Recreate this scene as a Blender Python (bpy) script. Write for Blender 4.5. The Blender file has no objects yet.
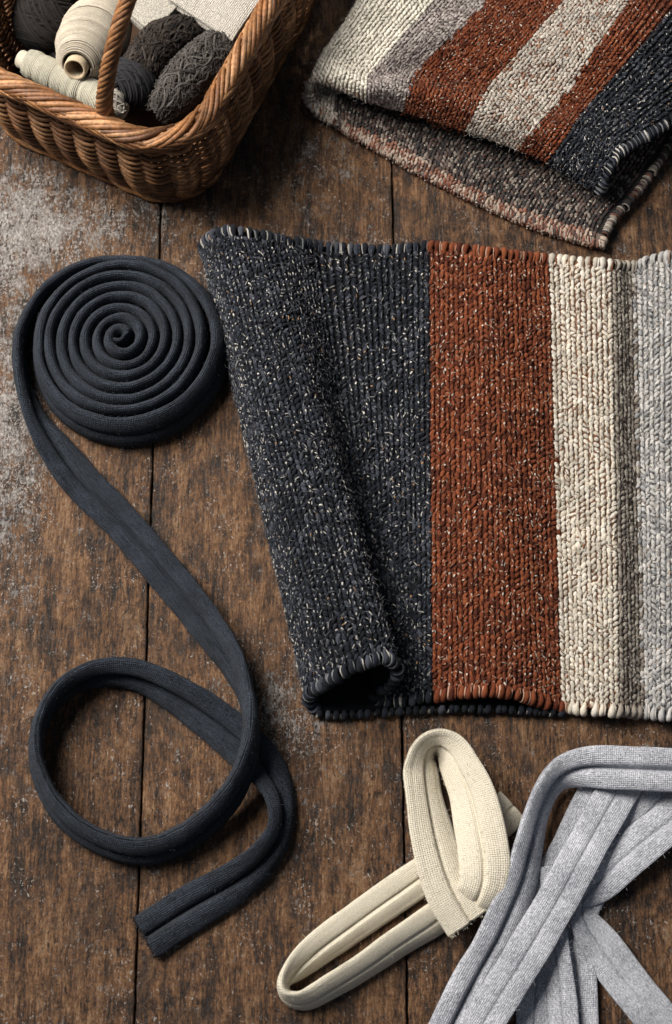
import bpy, math, random
import numpy as np
from mathutils import Vector, noise as mnoise
random.seed(7); RNG = np.random.default_rng(11)
S = bpy.context.scene
U = 0.000744                      # one "unit": 0.744 mm
TILT = math.radians(16.0); FPX = 1422.0; DIST = 1425*U
# ---------------------------------------------------------------- camera
cam = bpy.data.cameras.new('camera'); camo = bpy.data.objects.new('camera', cam)
S.collection.objects.link(camo); S.camera = camo
camo.location = (0, -DIST*math.sin(TILT), DIST*math.cos(TILT)); camo.rotation_euler = (TILT, 0, 0)
cam.sensor_fit = 'VERTICAL'; cam.sensor_height = 36; cam.lens = 50; cam.clip_start = .02; cam.clip_end = 50
cam.dof.use_dof = True; cam.dof.focus_distance = DIST-14*U; cam.dof.aperture_fstop = 7.1
# ---------------------------------------------------------------- world, lamps, exposure
W = bpy.data.worlds.new('World'); S.world = W; W.use_nodes = True
bg = W.node_tree.nodes['Background']; bg.inputs[0].default_value = (.75, .85, 1, 1); bg.inputs[1].default_value = .11
def area(name, loc, target, sx, sy, power, col):
    l = bpy.data.lights.new(name, 'AREA'); l.shape = 'RECTANGLE'; l.size = sx; l.size_y = sy
    l.energy = power; l.color = col
    o = bpy.data.objects.new(name, l); S.collection.objects.link(o); o.location = loc
    o.rotation_euler = (Vector(target)-Vector(loc)).to_track_quat('-Z', 'Y').to_euler(); return o
area('window_light', (-.95, .64, 1.32), (-.03, .02, 0), .90, .90, 64, (1, .945, .87))
S.view_settings.view_transform = 'Standard'; S.view_settings.look = 'None'
S.view_settings.exposure = 0.0; S.view_settings.gamma = 1

# ---------------------------------------------------------------- geometry helpers
CO = S.collection
CPOS = np.array(camo.location); ct, st = math.cos(TILT), math.sin(TILT)
def P(px, py, z=0.0):
    """place a point at height z (units) by where it is seen from the standpoint"""
    cx, cy = px-336, 512-py
    d = np.array([cx, cy*ct+FPX*st, cy*st-FPX*ct]); k = (z*U-CPOS[2])/d[2]
    return CPOS+d*k
def link(me, parent=None, name=None):
    o = bpy.data.objects.new(name or me.name, me); CO.objects.link(o)
    if parent: o.parent = parent
    return o
def mesh(name, V, F, mat, parent=None, uv=None, col=None, smooth=True, loc=None):
    V = np.asarray(V, dtype=np.float64)
    if parent is not None: V = V-np.array(parent.location)
    me = bpy.data.meshes.new(name)
    if isinstance(F, np.ndarray) and F.ndim == 2:
        n = F.shape[1]; me.vertices.add(len(V)); me.vertices.foreach_set('co', V.astype(np.float32).ravel())
        me.loops.add(F.size); me.loops.foreach_set('vertex_index', F.astype(np.int32).ravel())
        me.polygons.add(len(F)); me.polygons.foreach_set('loop_start', np.arange(0, F.size, n, dtype=np.int32))
        try: me.polygons.foreach_set('loop_total', np.full(len(F), n, dtype=np.int32))
        except Exception: pass
        me.update(calc_edges=True)
    else:
        me.from_pydata([tuple(v) for v in V], [], [tuple(int(i) for i in f) for f in F]); me.update()
    if uv is not None:
        l = me.uv_layers.new(name='UVMap'); vi = np.empty(len(me.loops), dtype=np.int32)
        me.loops.foreach_get('vertex_index', vi); l.data.foreach_set('uv', np.asarray(uv, dtype=np.float32)[vi].ravel())
    if col is not None:
        a = me.color_attributes.new('Col', 'FLOAT_COLOR', 'POINT')
        c = np.ones((len(V), 4), dtype=np.float32); c[:, :3] = col; a.data.foreach_set('color', c.ravel())
    me.polygons.foreach_set('use_smooth', np.full(len(me.polygons), smooth))
    me.materials.append(mat); me.validate(); return link(me, parent, name)
def thing(name, label, cat, loc, group=None):
    o = bpy.data.objects.new(name, None); CO.objects.link(o); o.location = loc; o.empty_display_size = .02
    o['label'] = label; o['category'] = cat
    if group: o['group'] = group
    bpy.context.view_layer.update(); return o
def catmull(C, n):
    """C (k,d) control points -> n samples"""
    C = np.asarray(C, float); k = len(C); t = np.linspace(0, k-1, n); i = np.clip(t.astype(int), 0, k-2); f = (t-i)[:, None]
    E = np.vstack([2*C[0]-C[1], C, 2*C[-1]-C[-2]])
    p0, p1, p2, p3 = E[i], E[i+1], E[i+2], E[i+3]
    return .5*((2*p1)+(-p0+p2)*f+(2*p0-5*p1+4*p2-p3)*f**2+(-p0+3*p1-3*p2+p3)*f**3)
def resample(C, step, dims=3):
    A = catmull(C, max(len(C)*24, 100)); s = np.r_[0, np.cumsum(np.linalg.norm(np.diff(A[:, :dims], axis=0), axis=1))]
    n = max(int(s[-1]/step), 4); q = np.linspace(0, s[-1], n)
    return np.stack([np.interp(q, s, A[:, j]) for j in range(A.shape[1])], 1), q
def norm(a): return a/np.maximum(np.linalg.norm(a, axis=-1, keepdims=True), 1e-12)
def grid_faces(n, m, closed=True):
    i = np.arange(n-1)[:, None]; j = np.arange(m if closed else m-1)[None, :]; j2 = (j+1) % m
    return np.stack([i*m+j, i*m+j2, (i+1)*m+j2, (i+1)*m+j], -1).reshape(-1, 4)
def tube_arrays(pts, rad, sides=6, up=(0, 0, 1), closed=False):
    pts = np.asarray(pts, float); n = len(pts); rad = np.broadcast_to(rad, (n,))
    T = norm(np.gradient(pts, axis=0)) if not closed else norm(np.roll(pts, -1, 0)-np.roll(pts, 1, 0))
    A = np.empty((n, 3)); a = np.array(up, float)
    if abs(T[0]@a) > .9: a = np.array([1., 0, 0])
    for i in range(n):
        a = a-(a@T[i])*T[i]; a /= np.linalg.norm(a)+1e-12; A[i] = a
    B = np.cross(T, A); th = np.linspace(0, 2*math.pi, sides, endpoint=False)
    V = (pts[:, None]+rad[:, None, None]*(np.cos(th)[None, :, None]*A[:, None]+np.sin(th)[None, :, None]*B[:, None])).reshape(-1, 3)
    F = grid_faces(n, sides)
    if closed:
        j = np.arange(sides); F = np.vstack([F, np.stack([(n-1)*sides+j, (n-1)*sides+(j+1) % sides, (j+1) % sides, j], -1)])
    return V, F
class Acc:
    def __init__(s): s.V = []; s.F = []; s.C = []; s.n = 0
    def add(s, V, F, col):
        s.V.append(V); s.F.append(F+s.n); s.n += len(V); s.C.append(np.broadcast_to(np.asarray(col, float), (len(V), 3)))
    def build(s, name, mat, parent=None, stuff=False):
        o = mesh(name, np.vstack(s.V), np.vstack(s.F), mat, parent, col=np.vstack(s.C))
        if stuff: o['kind'] = 'stuff'
        return o
# ---------------------------------------------------------------- materials
class NT:
    def __init__(s, name):
        s.m = bpy.data.materials.new(name); s.m.use_nodes = True; s.t = s.m.node_tree; s.b = s.t.nodes['Principled BSDF']
    def n(s, typ, **kw):
        x = s.t.nodes.new(typ)
        for k, v in kw.items():
            if k.startswith('i_'):
                key = k[2:]; x.inputs[int(key) if key.isdigit() else key].default_value = v
            else: setattr(x, k, v)
        return x
    def l(s, a, b): s.t.links.new(a, b)
    def math(s, op, a, b=None, clamp=False):
        x = s.n('ShaderNodeMath', operation=op, use_clamp=clamp)
        for i, v in enumerate((a, b)):
            if v is None: continue
            if isinstance(v, (int, float)): x.inputs[i].default_value = v
            else: s.l(v, x.inputs[i])
        return x.outputs[0]
    def noise(s, vec, scale, detail=4, rough=.55, dist=0.0):
        x = s.n('ShaderNodeTexNoise'); x.inputs['Scale'].default_value = scale; x.inputs['Detail'].default_value = detail
        x.inputs['Roughness'].default_value = rough; x.inputs['Distortion'].default_value = dist; s.l(vec, x.inputs['Vector']); return x.outputs['Fac']
    def ramp(s, fac, stops):
        x = s.n('ShaderNodeValToRGB'); e = x.color_ramp.elements
        while len(e) < len(stops): e.new(.5)
        for el, (p, c) in zip(e, stops): el.position = p; el.color = (*c, 1) if len(c) == 3 else c
        s.l(fac, x.inputs[0]); return x.outputs[0]
    def mix(s, fac, a, b, mode='MIX'):
        x = s.n('ShaderNodeMix', data_type='RGBA', blend_type=mode)
        for i, v in ((0, fac), (6, a), (7, b)):
            if isinstance(v, (int, float)): x.inputs[i].default_value = v
            elif isinstance(v, tuple): x.inputs[i].default_value = (*v, 1)
            else: s.l(v, x.inputs[i])
        return x.outputs[2]
    def map(s, vec, scale=(1, 1, 1), rot=(0, 0, 0), loc=(0, 0, 0)):
        x = s.n('ShaderNodeMapping'); x.inputs['Scale'].default_value = scale; x.inputs['Rotation'].default_value = rot
        x.inputs['Location'].default_value = loc; s.l(vec, x.inputs['Vector']); return x.outputs[0]
    def bump(s, h, strength, dist, prev=None):
        x = s.n('ShaderNodeBump'); x.inputs['Strength'].default_value = strength; x.inputs['Distance'].default_value = dist
        s.l(h, x.inputs['Height'])
        if prev is not None: s.l(prev, x.inputs['Normal'])
        return x.outputs[0]
g3 = lambda v: (v, v, v)
def knit_mat(name, c1, c2, pitch=.0013, heather=.5, sheen=.25, bump=.6, streak=(60, 900), mott=1.0, kw=1.0):
    """fine jersey: knit relief along the strip (UV in metres) and heathered yarn colour"""
    m = NT(name); uv = m.n('ShaderNodeUVMap', uv_map='UVMap').outputs[0]
    tc = m.n('ShaderNodeTexCoord').outputs['Object']
    sep = m.n('ShaderNodeSeparateXYZ'); m.l(uv, sep.inputs[0])
    wob = m.noise(tc, 260, 2)
    su = m.math('ADD', m.math('MULTIPLY', sep.outputs[0], 2*math.pi/pitch), m.math('MULTIPLY', wob, 5.0))
    sv = m.math('ADD', m.math('MULTIPLY', sep.outputs[1], 2*math.pi/(pitch*1.05)), m.math('MULTIPLY', wob, 3.0))
    k = m.math('ADD', m.math('MULTIPLY', m.math('SINE', sv), .5), m.math('MULTIPLY', m.math('SINE', su), .45))
    fine = m.noise(tc, 1700, 3, .7)
    h = m.math('ADD', m.math('MULTIPLY', k, kw), m.math('MULTIPLY', fine, 1.9))
    s1 = m.noise(m.map(uv, (streak[0], streak[1], 1)), 1, 4, .7)
    s2 = m.noise(tc, 900, 3, .8)
    big = m.noise(tc, 45, 3)
    f = m.math('ADD', m.math('ADD', m.math('MULTIPLY', s1, .8), m.math('MULTIPLY', s2, .8)), m.math('MULTIPLY', big, .4))
    f = m.math('ADD', m.math('MULTIPLY', m.math('SUBTRACT', f, 1.0), 2.2*heather), .5, clamp=True)
    f = m.math('ADD', f, m.math('MULTIPLY', k, .18*kw), clamp=True)
    sp2 = m.ramp(m.noise(tc, 1150, 2, .7), [(.36, g3(max(.2, 1-.42*mott))), (.62, g3(1+.5*mott))])
    m.l(m.mix(1.0, m.mix(f, c1, c2), sp2, 'MULTIPLY'), m.b.inputs['Base Color'])
    m.b.inputs['Roughness'].default_value = .95; m.b.inputs['Specular IOR Level'].default_value = .15
    m.b.inputs['Sheen Weight'].default_value = sheen; m.b.inputs['Sheen Roughness'].default_value = .5
    big2 = m.noise(tc, 110, 3, .6)
    b0 = m.bump(big2, .5, .0016)
    m.l(m.bump(h, bump, .0005, b0), m.b.inputs['Normal']); return m.m
def yarn_mat(name, sheen=.03, noise_scale=2600, bump=.5):
    m = NT(name); a = m.n('ShaderNodeVertexColor', layer_name='Col').outputs[0]
    tc = m.n('ShaderNodeTexCoord').outputs['Object']; f = m.noise(tc, noise_scale, 3, .7); g = m.noise(tc, 60, 3)
    v = m.ramp(f, [(.30, g3(.42)), (.70, g3(1.55))]); v2 = m.ramp(g, [(.3, g3(.85)), (.7, g3(1.15))])
    m.l(m.mix(1.0, m.mix(1.0, a, v, 'MULTIPLY'), v2, 'MULTIPLY'), m.b.inputs['Base Color'])
    m.b.inputs['Roughness'].default_value = .9; m.b.inputs['Specular IOR Level'].default_value = .2
    m.b.inputs['Sheen Weight'].default_value = sheen
    m.l(m.bump(f, .9, .0009), m.b.inputs['Normal']); return m.m
def wicker_mat():
    m = NT('willow'); a = m.n('ShaderNodeVertexColor', layer_name='Col').outputs[0]
    tc = m.n('ShaderNodeTexCoord').outputs['Object']; f = m.noise(tc, 420, 4, .7); g = m.noise(tc, 70, 3)
    v = m.ramp(f, [(.3, g3(.45)), (.7, g3(1.35))]); v2 = m.ramp(g, [(.3, g3(.6)), (.7, g3(1.3))])
    m.l(m.mix(1.0, m.mix(1.0, a, v, 'MULTIPLY'), v2, 'MULTIPLY'), m.b.inputs['Base Color'])
    m.b.inputs['Roughness'].default_value = .5; m.b.inputs['Specular IOR Level'].default_value = .35
    m.l(m.bump(f, .35, .0008), m.b.inputs['Normal']); return m.m
def wood_mat():
    m = NT('old_wood'); tc = m.n('ShaderNodeTexCoord').outputs['Object']
    oi = m.n('ShaderNodeObjectInfo').outputs['Random']
    off = m.n('ShaderNodeVectorMath', operation='ADD'); m.l(tc, off.inputs[0])
    cmb = m.n('ShaderNodeCombineXYZ'); m.l(m.math('MULTIPLY', oi, 3.0), cmb.inputs[1]); m.l(cmb.outputs[0], off.inputs[1]); q = off.outputs[0]
    fib = m.noise(m.map(q, (1, .10, 1)), 620, 5, .75, .5)          # fibres
    saw = m.noise(m.map(q, (.16, 1, 1), rot=(0, 0, .10)), 480, 4, .7)   # cross scratches left by the saw
    fine = m.noise(m.map(q, (1, .45, 1)), 560, 5, .8, .5)
    ringn = m.noise(m.map(q, (1, .14, 1)), 85, 5, .7, 1.0)
    blot = m.noise(m.map(q, (1, .7, 1)), 26, 7, .75, .4)
    med = m.noise(m.map(q, (1, .6, 1)), 130, 6, .78, .5)
    def wsum(*a):
        r = None
        for x, w in a:
            y = m.math('MULTIPLY', x, w); r = y if r is None else m.math('ADD', r, y)
        return r
    fac = wsum((fib, .85), (saw, .14), (fine, .60), (ringn, .75), (blot, .52), (med, .56))
    fac = m.math('ADD', m.math('MULTIPLY', m.math('SUBTRACT', fac, 1.71), 2.3), .5, clamp=True)
    col = m.ramp(fac, [(.04, (.012, .006, .003)), (.26, (.048, .022, .010)), (.5, (.142, .064, .025)), (.74, (.26, .127, .053)), (.97, (.36, .215, .115))])
    hue = m.noise(q, 14, 3); col = m.mix(m.ramp(hue, [(.4, g3(0)), (.62, g3(.35))]), col, m.mix(1.0, col, (.82, .86, .92), 'MULTIPLY'))
    dk = m.ramp(wsum((m.noise(m.map(q, (1, .7, 1), loc=(3, 1, 0)), 34, 7, .8, .6), 1.0), (fine, .12)), [(.57, g3(0)), (.70, g3(1))])
    col = m.mix(m.math('MULTIPLY', dk, .72), col, (.020, .014, .011))
    sp = m.n('ShaderNodeSeparateXYZ'); m.l(tc, sp.inputs[0])
    def blob(cx, cy, rx, ry, amp):
        dx = m.math('DIVIDE', m.math('SUBTRACT', sp.outputs[0], cx), rx); dy = m.math('DIVIDE', m.math('SUBTRACT', sp.outputs[1], cy), ry)
        d = m.math('ADD', m.math('MULTIPLY', dx, dx), m.math('MULTIPLY', dy, dy))
        return m.math('MULTIPLY', m.math('EXPONENT', m.math('MULTIPLY', d, -1.0)), amp)
    reg = None
    for (px, py, rx, ry, a) in BLOBS:
        c = P(px, py); bb = blob(float(c[0]), float(c[1]), rx*U, ry*U, a); reg = bb if reg is None else m.math('ADD', reg, bb)
    fl = m.noise(m.map(q, (1, .55, 1)), 430, 5, .82, .8); fl2 = m.noise(m.map(q, (1, .8, 1)), 60, 6, .75)
    s = wsum((fl, .75), (fl2, .62), (reg, .115), (saw, .10), (fib, .15))
    paint = m.ramp(s, [(.915, g3(0)), (.945, g3(1))])
    pc = m.ramp(fine, [(.3, (.15, .125, .11)), (.55, (.40, .38, .37)), (.70, (.72, .71, .71))])
    col = m.mix(m.math('MULTIPLY', paint, .8), col, pc)
    ch = m.noise(m.map(q, (1, .7, 1), loc=(7, 3, 0)), 620, 2, .6, .9); lim = m.noise(q, 30, 4, .7)
    chip = m.ramp(wsum((ch, 1), (lim, .50), (reg, .10)), [(.93, g3(0)), (.95, g3(1))])
    col = m.mix(m.math('MULTIPLY', chip, .8), col, (.62, .57, .53))
    pit = m.ramp(wsum((m.noise(m.map(q, (1, .35, 1), loc=(2, 9, 0)), 420, 3, .65, .6), 1), (m.noise(q, 28, 3), .3)), [(.765, g3(0)), (.84, g3(1))])
    col = m.mix(m.math('MULTIPLY', pit, .85), col, (.008, .005, .004))
    hn = m.noise(m.map(q, (1, .035, 1), loc=(5, 2, 0)), 700, 3, .6, .3); hg = m.noise(m.map(q, (1, .5, 1)), 40, 3)
    hair = m.math('MULTIPLY', m.ramp(hn, [(.655, g3(0)), (.69, g3(1))]), m.ramp(hg, [(.44, g3(0)), (.52, g3(1))]))
    col = m.mix(m.math('MULTIPLY', hair, .8), col, (.007, .004, .003))
    m.l(col, m.b.inputs['Base Color'])
    m.l(m.math('ADD', wsum((med, .40), (paint, .2), (fine, .15)), .20, clamp=True), m.b.inputs['Roughness']); m.b.inputs['Specular IOR Level'].default_value = .55
    b0 = m.bump(wsum((blot, 1.0), (ringn, .6)), .6, .007)
    b1 = m.bump(wsum((fib, .6), (med, 1.1), (paint, .3), (pit, -1.2), (hair, -1.2), (chip, .5), (saw, .15)), 1.0, .003, b0)
    m.l(m.bump(wsum((fl, 1.3), (fine, 1.0), (saw, .15)), .9, .0016, b1), m.b.inputs['Normal']); return m.m
BLOBS = [(15, 215, 75, 70, 1.1), (5, 340, 45, 130, 1.0), (0, 470, 45, 90, .9), (120, 225, 110, 40, .7), (0, 600, 45, 110, .5), (320, 200, 60, 60, .35),
         (270, 700, 55, 40, .8), (300, 745, 60, 50, .4), (370, 255, 60, 18, .8), (310, 150, 60, 60, .3)]
M_wood = wood_mat()
def flat_mat(name, c, rough=.9):
    m = NT(name); tc = m.n('ShaderNodeTexCoord').outputs['Object']; f = m.noise(tc, 300, 4)
    m.l(m.mix(f, tuple(x*.6 for x in c), tuple(min(1, x*1.3) for x in c)), m.b.inputs['Base Color']); m.b.inputs['Roughness'].default_value = rough; return m.m
M_char = knit_mat('charcoal_jersey', (.007, .009, .013), (.047, .059, .082), heather=1.1, sheen=.05, bump=1.3, mott=1.5, kw=.8)
M_cream = knit_mat('cream_jersey', (.79, .71, .56), (.90, .84, .70), heather=.35, sheen=.03, bump=1.0, mott=.24, kw=.6)
M_grey = knit_mat('grey_heather_jersey', (.21, .222, .26), (.74, .755, .82), heather=1.3, sheen=.04, bump=.8, streak=(260, 1300), mott=.5, kw=.7)
M_yarn = yarn_mat('yarn'); M_wick = wicker_mat()

# ================================================================ TABLE (setting)
table = bpy.data.objects.new('table_top', None); CO.objects.link(table); table['kind'] = 'structure'
def seam_x(p0, p1, y):
    a, b = P(*p0), P(*p1); t = (y-a[1])/(b[1]-a[1]); return a[0]+(b[0]-a[0])*t
seams = [lambda y: seam_x((161, 205), (135, 1000), y)-2*200*U-0*y, lambda y: seam_x((161, 205), (135, 1000), y)-200*U*1.22,
         lambda y: seam_x((161, 205), (135, 1000), y), lambda y: seam_x((392, 160), (407, 1000), y), lambda y: seam_x((392, 160), (407, 1000), y)+345*U, lambda y: seam_x((392, 160), (407, 1000), y)+580*U]
Y0, Y1 = -.75, 1.0; NY = 420
ys = np.linspace(Y0, Y1, NY)
def plank(k):
    fl, fr = seams[k], seams[k+1]; gap = 1.0*U; th = 30*U; bev = 1.4*U; V = []
    for y in ys:
        a = fl(y)+gap+(mnoise.noise(Vector((k*9.1, y*45, 0)))*.9+mnoise.noise(Vector((k*5.1, y*260, 3)))*.7)*U
        b = fr(y)-gap-(mnoise.noise(Vector((k*9.1+4, y*45, 0)))*.9+mnoise.noise(Vector((k*5.1+3, y*260, 3)))*.7)*U
        z = 0
        V += [(a, y, -th), (a, y, -bev*1.2), (a+bev*.5, y, -bev*.35), (a+bev*1.6, y, 0), (b-bev*1.6, y, 0), (b-bev*.5, y, -bev*.35), (b, y, -bev*1.2), (b, y, -th)]
    o = mesh('plank', V, grid_faces(NY, 8), M_wood, table)
    return o
for k in range(5): plank(k)
und = mesh('underlayer', [(-1, Y0, -32*U), (1, Y0, -32*U), (1, Y1, -32*U), (-1, Y1, -32*U), (-1, Y0, -36*U), (1, Y0, -36*U), (1, Y1, -36*U), (-1, Y1, -36*U)],
           [(0, 1, 2, 3), (7, 6, 5, 4), (0, 4, 5, 1), (1, 5, 6, 2), (2, 6, 7, 3), (3, 7, 4, 0)], flat_mat('dark_underside', (.01, .008, .006)), table, smooth=False)

# ================================================================ JERSEY STRIPS
def strip(name, ctrl, mat, parent, w=38, t=12, groove=.38, gs=.07, M=44, step=2.2, n_exp=2.6, cap=True, fray=0, world=False, seed=0, seams2=None, loose=1.0, lint=0, lintc=(.1, .12, .15)):
    """sweep of a padded two-lobed strip.  ctrl rows: px, py, lift, phi[, wscale]; lift = height of the strip's underside"""
    rows = []
    for c in ctrl:
        if world and len(c) == 7: rows.append(c[:6]+(c[6],)); continue
        px, py, lift, phi = c[:4]; ws = c[4] if len(c) > 4 else 1.0; ww = w*ws
        zc = lift+abs(math.sin(math.radians(phi)))*(ww/2-t/2)+t/2
        p = P(px, py, zc); rows.append((p[0], p[1], p[2], phi, ww, t, 0))
    A, s = resample(np.array([r[:6] for r in rows]), step*U)
    n = len(A); pos = A[:, :3]; phi = np.radians(A[:, 3]); ww = A[:, 4]*U; tt = A[:, 5]*U
    pos = pos+np.array([[mnoise.noise(Vector((seed*7.7+si*22, jj*3.1, 1))) for jj in range(3)] for si in s])*np.array([1.3, 1.3, .5])*U*loose
    T = norm(np.gradient(pos, axis=0)); Z = np.array([0, 0, 1.])
    N = norm(np.cross(Z, T)); Wd = np.cos(phi)[:, None]*N+np.sin(phi)[:, None]*Z
    Wd = norm(Wd-(Wd*T).sum(1, keepdims=True)*T); B = np.cross(T, Wd)
    xs = np.array([.5, .495, .48, .455, .42, .375, .34, .32, .29, .24, .18, .13, .09, .06, .04, .022, .01])
    xh = np.concatenate([xs, [0], -xs[::-1]]); x = np.concatenate([xh, xh[1:-1][::-1]]); M = len(x)
    y = (1-np.abs(2*x)**n_exp).clip(0)**(1/n_exp)*.5; y[len(xh):] *= -1
    g = groove*(.5*np.exp(-(x/gs)**2)+.5*np.exp(-(x/.036)**2))
    if seams2: g = g+seams2*(np.exp(-((np.abs(x)-.33)/.03)**2))
    yy = y-np.where(y > 0, g*1.4, -g*.6)+np.where(y > 0, .07*np.tanh(x/.012)*np.exp(-(x/.25)**2), 0)
    prof = np.concatenate([[0], np.cumsum(np.hypot(np.diff(x)*38, np.diff(yy)*12))])*U
    wob = np.array([[mnoise.noise(Vector((seed*3.3+si*38, seed, j*1.7))) for j in range(3)] for si in s])
    ww = ww*(1+.05*wob[:, 0]); tt = tt*(1+.16*wob[:, 1])
    slope = np.array([mnoise.noise(Vector((seed+si*90, 5, 0))) for si in s])*.10
    V = pos[:, None]+Wd[:, None]*(x[None, :, None]*ww[:, None, None])+B[:, None]*((yy[None, :]*tt[:, None]+x[None, :]*slope[:, None]*tt[:, None])[..., None])
    uv = np.stack([np.broadcast_to(s[:, None], (n, M)), np.broadcast_to(prof[None], (n, M))], -1).reshape(-1, 2)
    V = V.reshape(-1, 3); F = grid_faces(n, M)
    half = M//2; caps = []
    for e, base in ((0, 0), (1, (n-1)*M)):
        for j in range(half):
            a, b, c_, d = base+j, base+j+1, base+(M-1-j), base+((M-j) % M)
            q = (a, b, c_, d) if e else (a, d, c_, b)
            if len(set(q)) == 4: caps.append(q)
    F = np.vstack([F, np.array(caps)])
    o = mesh(name, V, F, mat, parent, uv=uv)
    if lint:
        q = random.Random(seed+3); a = Acc(); VV = V.reshape(n, M, 3)
        for i in range(lint):
            k, j = q.randrange(2, n-2), q.randrange(M); p = VV[k, j]; nd = norm(p-pos[k]); d = norm(T[k]*q.gauss(0, 1)+Wd[k]*q.gauss(0, .6)+nd*q.uniform(.0, .7)); l = q.uniform(1.5, 4)*U
            v_, f_ = tube_arrays(np.array([p-nd*.3*U, p+d*l*.5+nd*.8*U, p+d*l+nd*q.uniform(-.4, 1.5)*U]), .16*U, 3); a.add(v_, f_, np.array(lintc)*q.uniform(.6, 1.6))
        a.build('lint', M_yarn, parent, True)
    return o, pos, Wd, B, ww, tt
def fray(name, mat_col, end_pos, Wd, B, T, w, t, parent, n=60, L=5):
    a = Acc()
    for i in range(n):
        x = random.uniform(-.48, .48)*w; y = random.uniform(-.4, .4)*t; p = end_pos+Wd*x+B*y
        d = norm(T+np.array([random.gauss(0, .35) for _ in range(3)])); l = random.uniform(.3, 1)*L*U
        pts = np.array([p-T*2*U, p, p+d*l*.6, p+d*l+np.array([random.gauss(0, .15)*l for _ in range(3)])])
        V, F = tube_arrays(pts, .35*U, 3); a.add(V, F, np.array(mat_col)*random.uniform(.7, 1.4))
    return a.build(name, M_yarn, parent, True)
# ---- charcoal roll with its tail
c0 = P(123, 341, 30)
roll = thing('fabric_strip_roll', 'charcoal blue jersey strip wound into a flat coil, its loose tail looping across the boards', 'fabric strip', (c0[0], c0[1], 0))
rows = []
t_, w_ = 13.4, 43
def rr(a):                        # a in turns, outward
    core = 7+12.1*a
    return core
a_end = 7.5
A_ = np.arange(0.0, a_end+.001, 1/20)
phase = math.pi-2*math.pi*a_end
for a in A_:
    r = rr(a)+1.9*mnoise.noise(Vector((a*2.1, 3, 1)))*max(0, 1-a/3); last = a-(a_end-1)
    if last > 0: r = np.interp(last, [0, .25, .5, .75, 1.0], [87, 95, 99, 90, 107])
    ang = phase+2*math.pi*a
    dz = 1.1*math.sin(a*2.3)+.8*math.sin(ang*1.0+1)
    rows.append((c0[0]+r*U*math.cos(ang), c0[1]+r*U*math.sin(ang), (w_/2+.6+dz)*U, float(np.interp(last, [-.6, 0, .3, .8, 1], [-90, -100, -112, -100, -96])), w_, t_, 0))
# small tucked start
r0 = rows[0]; rows = [(c0[0]-9*U, c0[1]+3*U, r0[2]-3*U, -70, w_*.9, 8, 0), (c0[0]-1*U, c0[1]-1*U, r0[2]-1*U, -84, w_*.95, 9, 0), (c0[0]+5*U, c0[1]+4*U, r0[2], -90, w_*.97, 9, 0)]+rows[3:]
def row(px, py, lift, phi, ws=1.0, t=12.2):
    zc = lift+abs(math.sin(math.radians(phi)))*(w_*ws/2-t/2)+t/2; p = P(px, py, zc); return (p[0], p[1], p[2], phi, w_*ws, t, 0)
tail = [(23, 385, 0, -86, 1, 12.6), (40, 424, 0, -60, 1, 12.6), (65, 461, 0, -25, .94, 13), (89, 489, 0, -6, .90, 13), (114, 514, 0, 2, .87, 13), (145, 549, 0, 8, .86, 13), (176, 586, 0, 14, .87, 13), (207, 625, 0, 34, .92, 13.5), (232, 662, 1, 58, 1, 14.5), (248, 702, 8, 80, 1, 15.5),
        (250, 745, 16, 96, 1, 16), (234, 790, 9, 108, 1, 16), (197, 830, 0, 114, 1, 16.5), (148, 851, 0, 116, 1, 16.5), (96, 840, 0, 114, 1, 16), (57, 808, 0, 112, 1, 15.5), (37, 764, 0, 106, 1, 15), (41, 722, 0, 94, 1, 15), (64, 689, 0, 80, 1, 15), (100, 673, 0, 66, 1, 14.5),
        (135, 675, 0, 56, 1, 14), (170, 691, 0, 44, 1, 13.5), (205, 714, 0, 26), (240, 742, 0, 6), (265, 768, 0, -28), (280, 798, 0, -52, .95, 13.5), (280, 830, 0, -58, .95, 13.5), (262, 860, 0, -46, .97, 13), (231, 884, 0, -28), (192, 908, 0, -12), (146, 937, 0, 2)]
rows += [row(*r) for r in tail]
o, pos, Wd, B, ww, tt = strip('coiled_strip', rows, M_char, roll, w=38, t=12.2, groove=.47, gs=.12, world=True, step=1.5, seed=1, n_exp=2.1, lint=5000, lintc=(.07, .085, .11))
fray('frayed_end', (.02, .025, .035), pos[-1], Wd[-1], B[-1], norm(pos[-1]-pos[-3]), ww[-1], tt[-1], roll, 110, 5)

# ---- cream strip in two loops
cr = thing('fabric_strip', 'cream jersey strip bent into two overlapping loops beside the grey strips', 'fabric strip', tuple(P(400, 900, 0)))
lower = [(514, 806, 0, -4, 1.0), (490, 828, 0, -4, 1), (465, 850, 0, -8), (424, 875, 0, -12), (393, 896, 0, -18), (355, 923, 0, -24), (322, 946, 0, -32), (298, 966, 0, -50), (284, 982, 0, -80), (287, 996, 0, -104), (306, 1000, 0, -120),
         (338, 982, 0, -128), (373, 960, 0, -132), (408, 936, 0, -138), (438, 917, 0, -146), (462, 900, 0, -155)]
strip('loop', lower, M_cream, cr, w=36, t=10.5, groove=.2, gs=.05, n_exp=2.0, seed=5, seams2=.02, step=1.5, lint=260, lintc=(.8, .74, .62))
upper = [(470, 921, 16, 4, 1.0), (460, 905, 17, 8, 1.0), (450, 887, 16, 14, 1.0), (440, 862, 13, 22, .98), (431, 828, 9, 30, .96), (424, 795, 6, 38, .92), (421, 770, 3, 44, .92), (422, 755, 2, 56, .9), (429, 745, 2, 66, .88), (440, 743, 3, 64, .88),
         (451, 751, 6, 52, .9), (460, 768, 10, 42, .93), (471, 793, 14, 34, .96), (479, 826, 19, 24, .98), (484, 856, 24, 14, .96), (484, 878, 27, 4, .9), (480, 892, 24, -4, .84), (476, 900, 16, -8, .8), (474, 903, 9, -8, .78)]
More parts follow.
